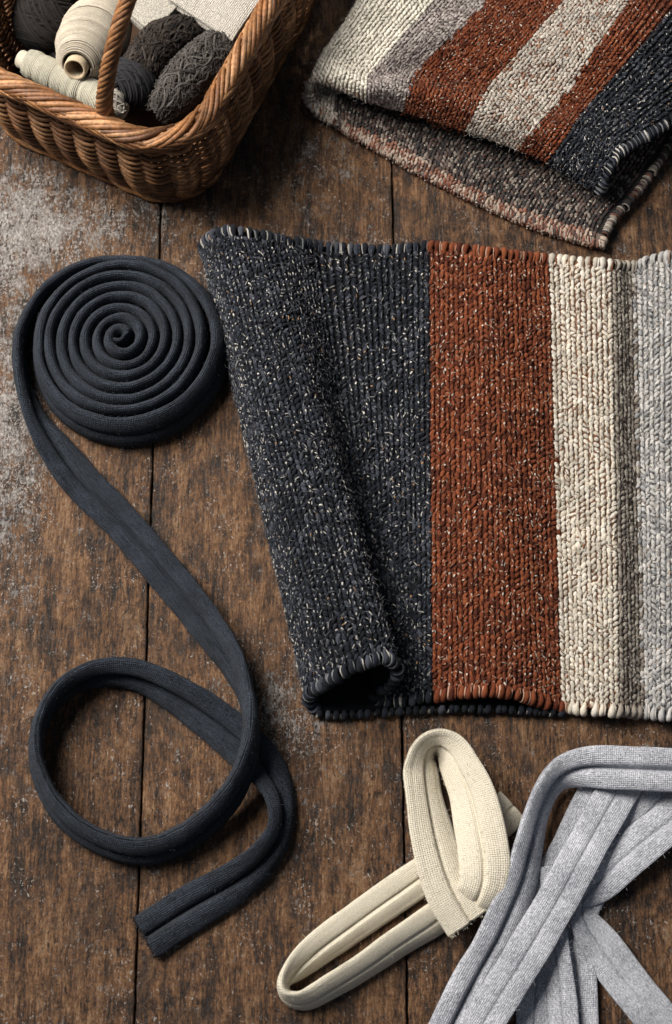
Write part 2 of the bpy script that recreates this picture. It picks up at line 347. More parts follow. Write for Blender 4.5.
o, pos, Wd, B, ww, tt = strip('loop', upper, M_cream, cr, w=50, t=10, groove=.22, gs=.05, n_exp=2.0, seed=8, seams2=.03, step=1.5, lint=300, lintc=(.8, .74, .62))

fray('frayed_end', (.8, .74, .6), pos[0], Wd[0], B[0], norm(pos[0]-pos[2]), ww[0], tt[0], cr, 90, 3.5)
# ---- grey strips
gr = thing('fabric_strip_bundle', 'loose bundle of heather grey jersey strips crossing each other at the table corner', 'fabric strip', tuple(P(590, 900, 0)))
G = dict(w=34, t=5.5, groove=.26, gs=.05, n_exp=2.5, step=1.8, lint=200, lintc=(.5, .51, .55))
strip('strip', [(432, 1072, 8, 8), (455, 1018, 8, 14), (476, 977, 8, 18), (500, 932, 9, 24), (517, 891, 10, 34), (527, 854, 9, 44), (537, 812, 6, 52, .95), (554, 780, 5, 50, .95), (580, 768, 13, 28, .95), (622, 767, 23, 8), (672, 770, 22, 2), (740, 773, 16, 0)],
      M_grey, gr, seed=11, **{**G, 'groove': .5, 'gs': .09, 't': 9.5, 'w': 41})
strip('strip', [(453, 1075, 22, 0), (484, 1022, 23, 0), (540, 930, 25, 0), (578, 862, 23, -2), (608, 808, 13, -3), (626, 780, 5, -4), (638, 760, 3, -4)], M_grey, gr, seed=12, **{**G, 'groove': .15, 'gs': .08, 'w': 37})
strip('strip', [(612, 760, 2, 4), (596, 794, 2, 6), (572, 842, 2, 4), (552, 884, 2, 2), (540, 930, 2, 2), (536, 980, 0, 0), (533, 1060, 0, 0)], M_grey, gr, seed=13, **G)
strip('strip', [(760, 772, 2, 10), (700, 802, 4, 14), (655, 833, 8, 16), (620, 862, 9, 10), (597, 884, 9, 0, .9), (584, 898, 8, -18, .6), (580, 908, 8, -26, .55), (586, 925, 7, -14, .8), (605, 951, 5, 0), (634, 990, 2, 0), (668, 1034, 0, 0), (700, 1085, 0, 0)],
      M_grey, gr, seed=14, **{**G, 'w': 39})
strip('strip', [(700, 770, 2, -4), (660, 800, 2, -4), (622, 845, 2, -3), (590, 890, 2, 2), (572, 930, 2, 12), (577, 975, 0, 8), (582, 1060, 0, 4)], M_grey, gr, seed=15, **G)
strip('strip', [(536, 868, 3, 10), (544, 905, 3, 14), (556, 950, 3, 28, .9), (561, 990, 3, 24, .9), (566, 1060, 3, 18, .9)], M_grey, gr, seed=16, **{**G, 'w': 31})

# ================================================================ WOVEN CLOTHS
PAL = {  # base tones (weights), fleck tones (weights), fleck density, stitch size factors
 'charcoal': dict(base=[((.009, .011, .017), 6), ((.020, .024, .036), 3), ((.055, .060, .078), 1)], fleck=[((.60, .57, .52), 3.0), ((.20, .205, .22), 6), ((.40, .24, .13), .25), ((.07, .08, .105), 4)], dens=.8, n=2),
 'rust': dict(base=[((.165, .041, .016), 5), ((.225, .062, .024), 4), ((.085, .019, .008), 2.5)], fleck=[((.50, .30, .21), 5), ((.32, .10, .045), 4), ((.60, .52, .44), 2), ((.07, .02, .012), 2)], dens=.8, n=2),
 'cream': dict(base=[((.70, .64, .54), 6), ((.62, .56, .47), 3), ((.74, .69, .61), 3)], fleck=[((.26, .11, .055), 2), ((.40, .28, .20), 2.5), ((.74, .69, .61), 5)], dens=.55, n=2, gap=(.20, .095, .055)),
 'taupe': dict(base=[((.30, .26, .22), 4), ((.40, .36, .31), 3), ((.17, .14, .12), 2)], fleck=[((.50, .46, .41), 3), ((.10, .075, .06), 3)], dens=.8, n=2),
 'mauve': dict(base=[((.40, .35, .33), 4), ((.48, .43, .40), 3), ((.26, .22, .21), 2)], fleck=[((.56, .51, .47), 3), ((.12, .085, .08), 3)], dens=.8, n=2),
 'grey': dict(base=[((.50, .49, .48), 5), ((.60, .58, .56), 3), ((.33, .33, .34), 2)], fleck=[((.14, .14, .15), 2.5), ((.66, .62, .58), 3), ((.40, .30, .24), .8)], dens=.8, n=2),
 'white': dict(gap=(.5, .46, .38), base=[((.84, .79, .69), 5), ((.80, .75, .65), 3)], fleck=[((.74, .70, .62), 4), ((.45, .38, .30), .5)], dens=.18),
 'oat': dict(base=[((.62, .56, .49), 5), ((.52, .44, .37), 3), ((.38, .22, .15), .7)], fleck=[((.26, .09, .045), 2), ((.66, .62, .56), 3), ((.12, .08, .06), 1)], dens=.8, n=2, gap=(.16, .07, .04)),
 'pepper': dict(base=[((.05, .045, .045), 5), ((.12, .09, .08), 3), ((.26, .22, .19), 2)], fleck=[((.50, .45, .39), 4), ((.18, .075, .05), 2)], dens=.6),
 'blush': dict(base=[((.46, .35, .28), 4), ((.28, .14, .10), 3), ((.12, .08, .07), 1.5)], fleck=[((.58, .50, .43), 4), ((.24, .08, .045), 2)], dens=.5),
}
PAL['ecru'] = dict(PAL['oat'], gap=(.42, .36, .29))
def pick(lst, n):
    c = np.array([x[0] for x in lst]); w = np.array([x[1] for x in lst], float); return c[RNG.choice(len(c), n, p=w/w.sum())]
def ell_template(rings=3, sides=6):
    V = [(-1, 0, 0)]
    for i in range(rings):
        a = math.pi*(i+1)/(rings+1)
        for j in range(sides):
            b = 2*math.pi*j/sides; V.append((-math.cos(a), math.sin(a)**.7*math.cos(b), math.sin(a)**.7*math.sin(b)))
    V.append((1, 0, 0)); F = []
    for j in range(sides):
        F.append((0, 1+(j+1) % sides, 1+j)); F.append((len(V)-1, 1+(rings-1)*sides+j, 1+(rings-1)*sides+(j+1) % sides))
        for i in range(rings-1):
            a, b = 1+i*sides+j, 1+i*sides+(j+1) % sides; c, d = a+sides, b+sides; F += [(a, b, d), (a, d, c)]
    return np.array(V), np.array(F)
TV, TF = ell_template(3, 6); TV2, TF2 = ell_template(2, 5)
def scatter(acc, T, pos, X, Y, Z, sx, sy, sz, col, bend=0):
    tv, tf = T; n = len(pos); k = len(tv)
    zz = tv[None, :, 2]*sz[:, None]-bend*(tv[None, :, 0]**2)*sz[:, None]
    V = pos[:, None]+X[:, None]*(tv[None, :, 0]*sx[:, None])[..., None]+Y[:, None]*(tv[None, :, 1]*sy[:, None])[..., None]+Z[:, None]*zz[..., None]
    F = (tf[None]+(np.arange(n)*k)[:, None, None]).reshape(-1, 3)
    acc.add(V.reshape(-1, 3), F, np.repeat(col, k, axis=0))
class Surf:
    """smooth sheet through lines of control points; u across the stripes, v along them"""
    def __init__(s, lines, lift=None):
        s.L = np.array(lines, float); s.nv, s.nu = s.L.shape[:2]; s.lift = lift
        nu, nv = 420, 240
        A = np.stack([catmull(l, nu) for l in s.L])                         # nv0 x nu x3
        s.G = np.stack([catmull(A[:, j], nv) for j in range(nu)], 1)        # nv x nu x 3
        s.uu = np.linspace(0, s.nu-1, nu); s.vv = np.linspace(0, s.nv-1, nv)
        if lift is not None:
            for i in range(nv):
                for j in range(nu): s.G[i, j, 2] += lift(s.G[i, j], s.uu[j], s.vv[i])*U
        s.N = norm(np.cross(np.gradient(s.G, axis=1), np.gradient(s.G, axis=0)))
    def at(s, fi, fj, A):
        fi = np.clip(fi, 0, A.shape[0]-1.001); fj = np.clip(fj, 0, A.shape[1]-1.001); i = fi.astype(int); j = fj.astype(int); a = (fi-i)[:, None]; b = (fj-j)[:, None]
        return A[i, j]*(1-a)*(1-b)+A[i+1, j]*a*(1-b)+A[i, j+1]*(1-a)*b+A[i+1, j+1]*a*b
def sheet(name, sf, colf, parent, th, side):
    G = sf.G[::2, ::2]; N = sf.N[::2, ::2]*side; n, m = G.shape[:2]; uu = sf.uu[::2]; vv = sf.vv[::2]
    top = G.reshape(-1, 3); bot = (G-N*th*U).reshape(-1, 3); k = n*m
    F = grid_faces(n, m, False); F2 = F[:, ::-1]+k; rim = []
    e = [(i*m, (i+1)*m) for i in range(n-1)]+[((i+1)*m+m-1, i*m+m-1) for i in range(n-1)]+[(j+1, j) for j in range(m-1)]+[((n-1)*m+j, (n-1)*m+j+1) for j in range(m-1)]
    for a, b in e: rim.append((a, b, b+k, a+k))
    c = np.array([[np.array(PAL[colf(u, v)].get('gap', np.array(PAL[colf(u, v)]['base'][0][0])*.45)) for u in uu] for v in vv]).reshape(-1, 3)
    return mesh(name, np.vstack([top, bot]), np.vstack([F, F2, np.array(rim)]), M_yarn, parent, col=np.vstack([c, c]))
def stitches(name, sf, colf, parent, side, u0, u1, v0, v1, pu=5.1, pv=5.7, tilt=20, size=.84):
    nv, nu = sf.G.shape[:2]; acc = Acc()
    j0, j1 = [np.interp(x, sf.uu, np.arange(nu)) for x in (u0, u1)]; i0, i1 = [np.interp(x, sf.vv, np.arange(nv)) for x in (v0, v1)]
    mid = sf.G[int((i0+i1)/2)]; s = np.r_[0, np.cumsum(np.linalg.norm(np.diff(mid, axis=0), axis=1))]
    S0, S1 = np.interp([j0, j1], np.arange(nu), s); nc = int((S1-S0)/(pu*U)); cols = np.interp(S0+(np.arange(nc)+.5)*(S1-S0)/nc, s, np.arange(nu))
    FI, FJ, DU, DV, PAR = [], [], [], [], []
    for ci, fj in enumerate(cols):
        line = sf.at(np.arange(nv-1.0), np.full(nv-1, fj), sf.G); q = np.r_[0, np.cumsum(np.linalg.norm(np.diff(line, axis=0), axis=1))]
        a, b = np.interp([i0, i1], np.arange(nv-1), q); nr = max(int((b-a)/(pv*U)), 1)
        r = (np.arange(nr)+.25+.5*(ci % 2))*(b-a)/nr+a; FI.append(np.interp(r, q, np.arange(nv-1.0))); FJ.append(np.full(nr, fj)); PAR.append(np.full(nr, ci % 2))
    fi, fj, par = map(np.concatenate, (FI, FJ, PAR)); n = len(fi)
    # slow drift + jitter so that rows are not ruled
    fj = fj+RNG.normal(0, .14, n); fi = fi+RNG.normal(0, .10, n)
    p = sf.at(fi, fj, sf.G); Nn = norm(sf.at(fi, fj, sf.N))*side; X = norm(sf.at(fi+1, fj, sf.G)-sf.at(fi-1, fj, sf.G)); Y = np.cross(Nn, X)
    uvals = np.interp(fj, np.arange(nu), sf.uu); vvals = np.interp(fi, np.arange(nv), sf.vv)
    # stripe assignment with slightly ragged borders
    keys = np.array([colf(u+random.gauss(0, .012), v) for u, v in zip(uvals, vvals)])
    zone = np.array([mnoise.noise(Vector(tuple(q*38))) for q in p]); zone2 = np.array([mnoise.noise(Vector(tuple(q*120+5))) for q in p])
    ang = np.radians(np.where(par > 0, tilt, -tilt)+RNG.normal(0, 12, n)+zone*40)
    for key in set(keys):
        m = keys == key; k = m.sum(); pal = PAL[key]; a = ang[m]
        Xa = X[m]*np.cos(a)[:, None]+Y[m]*np.sin(a)[:, None]; Ya = np.cross(Nn[m], Xa)
        base = pick(pal['base'], k)*RNG.uniform(.82, 1.15, (k, 1))
        scatter(acc, (TV, TF), p[m]+Nn[m]*(1.1+RNG.normal(0, .3, (k, 1)))*U, Xa, Ya, Nn[m], RNG.normal(5.0, .6, k)*size*U, RNG.normal(2.6, .35, k)*size*U, RNG.normal(1.75, .25, k)*size*U, base, .6)
        # marl plies: thin light or dark wisps lying on the loops
        for rpt in range(pal.get('n', 1)):
            f = RNG.random(k) < pal['dens']*(.82+.5*zone2[m]+.3*zone[m]); idx = np.where(f)[0]; kk = len(idx)
            if not kk: continue
            a2 = a[idx]*1.3+np.radians(RNG.normal(0, 16 if rpt == 0 else 30, kk)); Xb = X[m][idx]*np.cos(a2)[:, None]+Y[m][idx]*np.sin(a2)[:, None]; Yb = np.cross(Nn[m][idx], Xb)
            off = (Y[m][idx]*RNG.normal(0, .6, (kk, 1))+X[m][idx]*RNG.normal(pv*.5, .6, (kk, 1)))*U if rpt == 0 else (Y[m][idx]*RNG.normal(0, 1.7, (kk, 1))+X[m][idx]*RNG.normal(0, 1.6, (kk, 1)))*U
            scatter(acc, (TV2, TF2), p[m][idx]+off+Nn[m][idx]*((2.05 if rpt == 0 else 2.5)*size+.25+RNG.normal(0, .3, (kk, 1)))*U, Xb, Yb, Nn[m][idx], (RNG.uniform(1.4, 2.9, kk) if rpt == 0 else RNG.uniform(1.2, 4.2, kk))*size*U, (RNG.uniform(.8, 1.5, kk) if rpt == 0 else RNG.uniform(.4, .8, kk))*size*U, RNG.uniform(.5, .9, kk)*size*U, pick(pal['fleck'], kk)*RNG.uniform(.6, 1.25, (kk, 1))*(1.05 if rpt == 0 else .8), .6)
    # stray fibres
    idx = RNG.choice(n, int(n*.45), replace=False)
    for i in idx:
        d = norm(X[i]*random.gauss(0, 1)+Y[i]*random.gauss(0, 1)+Nn[i]*.4); l = random.uniform(2.5, 7)*U; q0 = p[i]+Nn[i]*2.8*U
        pts = np.array([q0, q0+d*l*.5+Nn[i]*1.5*U, q0+d*l+Nn[i]*random.uniform(-.5, 2)*U]); V, F = tube_arrays(pts, .17*U, 3)
        acc.add(V, np.vstack([F[:, [0, 1, 2]], F[:, [0, 2, 3]]]), np.array(PAL[keys[i]]['fleck'][1][0])*random.uniform(.5, 1.5))
    return acc.build(name, M_yarn, parent, True)
def whip(name, sf, colf, parent, side, vi, u0, u1, pitch=7.6, th=4, r=2.9, R0=4.8):
    """overcast edge: fat loops wrapping round the sheet's edge"""
    nv, nu = sf.G.shape[:2]; i = 0 if vi == 0 else nv-1; E = sf.G[i]; s = np.r_[0, np.cumsum(np.linalg.norm(np.diff(E, axis=0), axis=1))]
    S0, S1 = np.interp([u0, u1], sf.uu, s); n = int((S1-S0)/(pitch*U)); acc = Acc()
    for q in np.linspace(S0, S1, n):
        q += random.gauss(0, .8)*U
        j = np.interp(q, s, np.arange(nu)); jj = np.array([j]); ii = np.array([float(i)])
        p = sf.at(ii, jj, sf.G)[0]; Nn = norm(sf.at(ii, jj, sf.N)[0])*side; inn = sf.at(np.array([float(i+(4 if vi == 0 else -4))]), jj, sf.G)[0]; O = norm(p-inn)
        Tn = np.cross(Nn, O); u = np.interp(q, s, sf.uu); v = sf.vv[i]; key = colf(u, v); pal = PAL[key]
        sk = random.gauss(.25, .12); col = pick(pal['base'], 1)[0]*random.uniform(.85, 1.2)
        def arc(R, off, a0, a1, k=7):
            A = np.linspace(a0, a1, k); return np.array([p-Nn*th*.5*U+O*(math.cos(t)*R*.95-1.0)*U+Nn*math.sin(t)*R*U+Tn*((t-math.pi/2)*sk*2.2+off)*U for t in A])
        R = random.gauss(R0, R0*.1); pts = np.vstack([p-O*random.uniform(6, 9)*U+Nn*.2*U+Tn*1.2*U, arc(R, 0, math.pi*.62, -math.pi*.55)])
        rr_ = np.array([.5, .85]+[1.12]*(len(pts)-3)+[.7])*r*U*random.uniform(.88, 1.1); V, F = tube_arrays(pts, rr_, 7); c = np.tile(col, (len(V), 1)); acc.add(V, F, c)
        for _ in range(random.choice((1, 1, 2, 2))):
            off = random.choice((-1, 1))*random.uniform(1.6, 3.9); pts = np.vstack([p-O*random.uniform(5, 8)*U+Nn*1*U+Tn*off*.8*U, arc(R+1.0, off, math.pi*.6, -math.pi*.3)]); V, F = tube_arrays(pts, random.uniform(.5, 1.2)*U, 5)
            acc.add(V, F, pick(pal['fleck'], 1)[0]*random.uniform(.7, 1.1))
    return acc.build(name, M_yarn, parent, True)
# ---- the long striped runner
top = [(745, 250, 45), (672, 255, 35), (634, 265, 12), (611, 264, 24), (580, 261, 20), (550, 258, 12), (490, 252, 26), (430, 246, 14), (390, 249, 9), (350, 248, 9), (320, 246, 13), (300, 243, 19), (280, 239, 27), (262, 235, 34),
       (245, 232, 39), (228, 231, 40), (212, 235, 34), (202, 246, 18), (208, 257, 5), (240, 264, 3), (340, 264, 3), (450, 266, 3), (560, 270, 3)]
bot = [(745, 722, 22), (672, 716, 17), (643, 713, 8), (619, 711, 20), (590, 710, 16), (562, 707, 9), (500, 692, 24), (433, 697, 13), (405, 701, 9), (384, 701, 8), (378, 693, 14), (393, 682, 24), (399, 669, 36), (387, 658, 45),
       (366, 663, 48), (345, 672, 44), (325, 684, 33), (308, 695, 16), (312, 707, 5), (330, 714, 3), (420, 709, 3), (500, 708, 3), (560, 712, 3)]
hi = lambda c, i: (c[0], c[1], c[2]*(1.38 if 11 <= i <= 16 else 1.2 if i == 17 else 1))
Tn = np.array([P(*hi(c, i)) for i, c in enumerate(top)]); Bn = np.array([P(*hi(c, i)) for i, c in enumerate(bot)]); lines = []
for t in np.linspace(0, 1, 7):
    L = Tn*(1-t)+Bn*t
    # the tight tuck of the near end relaxes quickly into an open valley
    k = math.sin(math.pi*t)
    L[10:13, 2] -= k*np.array([4, 3, 0])*U; L[11:13, 0] -= k*np.array([4, 5])*U; L[12:17, 2] += k*6*U; L[9:12, 2] -= k*2*U
    lines.append(L)
def rug_lift(p, u, v): return 2.0*mnoise.noise(Vector((p[0]*16, p[1]*9, 0)))+1.0*mnoise.noise(Vector((p[0]*60, p[1]*60, 4))) if u < 17.5 else 0
rug_sf = Surf(lines, rug_lift)
def rug_col(u, v):
    if u < 2.0: return 'grey'
    if u < 3.0: return 'taupe'
    if u < 5.0: return 'cream'
    if u < 7.0: return 'rust'
    return 'charcoal'
rug = thing('woven_runner', 'long knitted runner in charcoal, rust, cream and grey stripes with its dark end curled over', 'rug', tuple(P(450, 480, 0)))
SIDE = -1 if rug_sf.N[120, 100, 2] < 0 else 1
sheet('backing', rug_sf, rug_col, rug, 3.5, SIDE)
stitches('knitted_stitch', rug_sf, rug_col, rug, SIDE, 0, 18.6, .06, 5.94)
whip('overcast_edge', rug_sf, rug_col, rug, SIDE, 0, 0, 18.2)
whip('overcast_edge', rug_sf, rug_col, rug, SIDE, 1, 0, 22)
# ---- the folded blanket
v0 = [(603, 243, 8), (521, 216, 7), (438, 177, 7), (383, 147, 7), (335, 120, 9), (314, 104, 15), (309, 90, 31), (318, 81, 44), (369, 100, 45), (405, 109, 45), (466, 128, 44), (521, 148, 42), (549, 160, 40), (601, 192, 34)]
vh = [(612, 222, 8), (532, 196, 6), (448, 153, 6), (388, 126, 6), (337, 101, 8), (318, 87, 14), (314, 74, 32), (324, 67, 52), (369, 87, 68), (410, 89, 70), (478, 106, 70), (539, 126, 68), (567, 136, 65), (610, 172, 50)]
v1 = [(640, 190, 8), (560, 160, 6), (470, 118, 6), (400, 92, 6), (350, 74, 8), (328, 66, 12), (322, 57, 32), (332, 51, 52), (372, 74, 54), (418, 71, 52), (491, 84, 50), (557, 106, 49), (584, 111, 49), (622, 152, 48)]
vm = [(675, 140, 8), (590, 110, 6), (500, 70, 6), (430, 50, 6), (375, 44, 8), (350, 36, 12), (343, 28, 32), (354, 22, 58), (404, 37, 68), (455, 34, 70), (528, 42, 70), (595, 52, 69), (633, 55, 68), (672, 122, 58)]
v2 = [(722, 90, 8), (620, 60, 6), (540, 20, 6), (460, 8, 6), (395, 6, 8), (370, 2, 12), (362, -4, 32), (374, -10, 58), (438, 0, 68), (491, -2, 70), (566, -2, 70), (632, 0, 70), (680, -2, 68), (720, 90, 58)]
BL = [[P(*c) for c in l] for l in (v0, vh, v1, vm, v2)]; BL = np.array(BL); d = BL[4]-BL[3]; BL = np.concatenate([BL, [BL[4]+d*1.1], [BL[4]+d*2.2]])
BL[5:, :, 2] = BL[4, :, 2]
pre = BL[0].copy(); pre[7:] += np.array([0, 7, -13])*U; pre[:6] += np.array([0, -1.5, -1.5])*U; pre[6] += np.array([0, 3, -4])*U; BL = np.concatenate([[pre], BL])
def bl_lift(p, u, v): return 1.5*mnoise.noise(Vector((p[0]*20, p[1]*20, 2)))+.8*mnoise.noise(Vector((p[0]*70, p[1]*70, 4)))
bl_sf = Surf(BL, bl_lift)
def bl_col(u, v):
    v -= 1
    if u < 7.4 and u < 6: return ('blush' if v < .30+.1*math.sin(u*3) and u < 3.8 else ('ecru' if u > 4.0 else 'pepper'))
    if u < 8: return 'white' if v > .3 else 'ecru'
    if u < 9: return 'mauve'
    if u < 10: return 'rust'
    if u < 11: return 'oat'
    if u < 12: return 'rust'
    return 'charcoal'
bl = thing('woven_blanket', 'thick folded woven blanket with white, grey, rust and charcoal stripes beside the basket', 'blanket', tuple(P(500, 120, 0)))
i_, j_ = 60, int(420*10/13); SB = -1 if bl_sf.N[i_, j_, 2] < 0 else 1
sheet('backing', bl_sf, bl_col, bl, 5.0, SB)
stitches('woven_stitch', bl_sf, bl_col, bl, SB, 4.4, 12.9, .40, 6.2, pu=4.2, pv=4.8, tilt=18, size=.70)
lo = Surf(BL.copy(), bl_lift); lo.G = lo.G-bl_sf.N*SB*5.0*U
stitches('woven_stitch', lo, bl_col, bl, -SB, 0.1, 5.9, .45, 4, pu=4.2, pv=4.8, tilt=18, size=.70)
whip('overcast_edge', bl_sf, bl_col, bl, -SB, 0, 0, 7.6, pitch=4.3, th=-5, r=2.0, R0=3.7)
# right-hand selvedge: whipped along v
def whip_v(name, sf, colf, parent, side, jcol, v0_, v1_, th=4, R0=3.4):
    class R: pass
    r = R(); r.G = np.transpose(sf.G, (1, 0, 2)); r.N = np.transpose(sf.N, (1, 0, 2)); r.uu = sf.vv; r.vv = sf.uu; r.at = sf.at
    return whip(name, r, lambda u, v: colf(v, u), parent, side, jcol, v0_, v1_, pitch=5.0, th=th, r=1.9, R0=R0)
whip_v('overcast_edge', bl_sf, bl_col, bl, SB, 1, .6, 5.5, 5, 3.9)
whip_v('overcast_edge', bl_sf, bl_col, bl, -SB, 0, .9, 4.5, -5, 3.9)

# ================================================================ WICKER BASKET
K = P(194, 219, 0); e1 = norm(K-P(0, 134, 0)); e2 = np.array([-e1[1], e1[0], 0]); L1, L2, HR = 262*U, 330*U, 130
bc = K-e1*L1/2+e2*L2/2
bk = thing('wicker_basket', 'honey brown wicker basket with rounded corners and a twisted hoop handle, holding yarn and cloth', 'basket', tuple(bc))
def outline(n, grow=0.0, r=62*U):
    """rounded rectangle, counter-clockwise, n points evenly spaced; returns xy points and outward normals"""
    a, b = L1/2+grow, L2/2+grow; r = r+grow; P_ = []; Nn = []
    for cx, cy, a0 in ((a-r, -(b-r), -90), (a-r, b-r, 0), (-(a-r), b-r, 90), (-(a-r), -(b-r), 180)):
        for t in np.radians(np.linspace(a0, a0+90, 40)): P_.append((cx+r*math.cos(t), cy+r*math.sin(t))); Nn.append((math.cos(t), math.sin(t)))
    # slight bow of the long sides
    P_ = np.array(P_); Nn = np.array(Nn); P_ = np.vstack([P_, P_[:1]]); Nn = np.vstack([Nn, Nn[:1]])
    s = np.r_[0, np.cumsum(np.linalg.norm(np.diff(P_, axis=0), axis=1))]; q = np.linspace(0, s[-1], n, endpoint=False)
    p = np.stack([np.interp(q, s, P_[:, k]) for k in (0, 1)], 1); nn = norm(np.stack([np.interp(q, s, Nn[:, k]) for k in (0, 1)], 1))
    return bc[:2]+p[:, :1]*e1[:2]+p[:, 1:]*e2[:2], nn[:, :1]*e1[:2]+nn[:, 1:]*e2[:2]
def bulge(z): t = z/HR; return (-9+15*math.sin(math.pi*min(t*.9+.05, 1)))*U
NS = 42; SEG = 10; n = NS*SEG; xy, nn = outline(n)
wcol = np.array([(.23, .100, .038), (.30, .138, .054), (.15, .064, .027), (.39, .200, .092)])
row_z = np.arange(11, 118, 3.95)
for k, z in enumerate(row_z):
    ph = 0 if k % 2 else math.pi; j = np.arange(n); osc = np.cos(j/SEG*math.pi+ph)
    osc = np.sign(osc)*np.abs(osc)**.75
    wz = np.array([mnoise.noise(Vector((k*3.3, jj*.09, 0)))*1.3 for jj in j]); rn = np.array([mnoise.noise(Vector((k*2.3, jj*.05, 7))) for jj in j])
    g = (bulge(z)+osc*4.4*U)[:, None]; zz = z+wz-osc*.9+.6*np.abs(osc)
    pts = np.column_stack([xy+nn*g, zz*U]); V, F = tube_arrays(pts, (2.1+.45*rn)*U, 7, closed=True)
    c = wcol[k % 4]*(.8+.4*random.random()); cc = np.repeat(c[None]*(1+.35*rn[:, None]), 7, 0)
    mesh('wicker_strand', V, F, M_wick, bk, col=cc)
for q in range(NS):
    j = q*SEG; pts = np.array([np.append(xy[j]+nn[j]*bulge(z), z*U) for z in np.linspace(3, HR-4, 12)]); V, F = tube_arrays(pts, 2.6*U, 6); mesh('stake', V, F, M_wick, bk, col=np.broadcast_to(wcol[2]*.8, (len(V), 3)))
def border(zc, R, rodr, count, length, a0, a1, name, growth, squash=1.0, dirn=1, sub=16):
    m = 2000; pxy, pn = outline(m); per = np.linalg.norm(np.roll(pxy, -1, 0)-pxy, axis=1).sum()
    for q in range(count):
        s0 = q/count*m+random.gauss(0, 4); t = np.linspace(0, 1, sub); idx = ((s0+dirn*t*length*U/per*m) % m).astype(int)
        ang = np.radians(a0+(a1-a0)*(t*.85+.15*t*t))+random.gauss(0, .05); Rr = R*(1+.10*np.sin(math.pi*t))*random.uniform(.95, 1.06)
        g = growth+np.cos(ang)*Rr; pts = np.column_stack([pxy[idx]+pn[idx]*(g*U)[:, None], (zc+np.sin(ang)*Rr*squash)*U])
        rad = rodr*U*(.35+.75*np.sin(math.pi*np.clip(t*.94+.04, 0, 1))**.45)*random.uniform(.85, 1.12); V, F = tube_arrays(pts, rad, 7)
        c = wcol[random.randrange(4)]*random.uniform(.9, 1.4); mesh(name, V, F, M_wick, bk, col=np.broadcast_to(c, (len(V), 3)))
border(HR-3, 9.2, 2.8, 92, 92, -60, 150, 'rim_strand', 0, .85, 1)
border(HR-4, 8.8, 2.6, 70, 84, 60, -75, 'rim_strand', 1.5, .9, 1)
border(HR-3, 6, 3.0, 56, 66, 200, -20, 'rim_strand', -1, .8, 1)
border(7, 6.5, 2.8, 76, 56, -70, 110, 'foot_strand', -5, .8, -1)
# solid bottom of the basket
fxy, _ = outline(80, -8*U); V = np.vstack([np.column_stack([fxy, np.full(80, 3*U)]), np.column_stack([fxy, np.full(80, 7*U)])])
mesh('base', V, [tuple(range(80, 160)), tuple(range(79, -1, -1))]+[(i, (i+1) % 80, 80+(i+1) % 80, 80+i) for i in range(80)], flat_mat('willow_base', (.06, .03, .015)), bk)
# twisted handle
hs = P(104, 112, HR); hs2 = hs+e2*(L2*.93)
hp = []
for a in np.linspace(-.12, math.pi+.12, 90):
    p = hs+(hs2-hs)*(1-math.cos(a))/2; p += e1*24*U*math.sin(a); p[2] = (HR-2)*U+165*U*math.sin(a); hp.append(p)
hp = np.array(hp); Th = norm(np.gradient(hp, axis=0)); side_ = norm(np.cross(Th, np.broadcast_to(e1, Th.shape))); sh = np.r_[0, np.cumsum(np.linalg.norm(np.diff(hp, axis=0), axis=1))]
hr = 5.0+3.4*np.exp(-sh/(30*U))+3.0*np.exp(-(sh[-1]-sh)/(30*U))
V, F = tube_arrays(hp, 4.5*U, 8); mesh('handle_core', V, F, M_wick, bk, col=np.broadcast_to(wcol[2]*.7, (len(V), 3)))
hq = np.linspace(0, sh[-1], 420); hpf = np.stack([np.interp(hq, sh, hp[:, k]) for k in range(3)], 1); Sf = np.stack([np.interp(hq, sh, side_[:, k]) for k in range(3)], 1); rf = np.interp(hq, sh, hr)
for k in range(8):
    a = 2*math.pi*k/8+hq/(58*U)*2*math.pi; pts = hpf+(np.cos(a)[:, None]*e1+np.sin(a)[:, None]*Sf)*(rf*U)[:, None]; V, F = tube_arrays(pts, 2.9*U, 7)
    c = wcol[k % 4]*random.uniform(.9, 1.3); mesh('handle_strand', V, F, M_wick, bk, col=np.broadcast_to(c, (len(V), 3)))

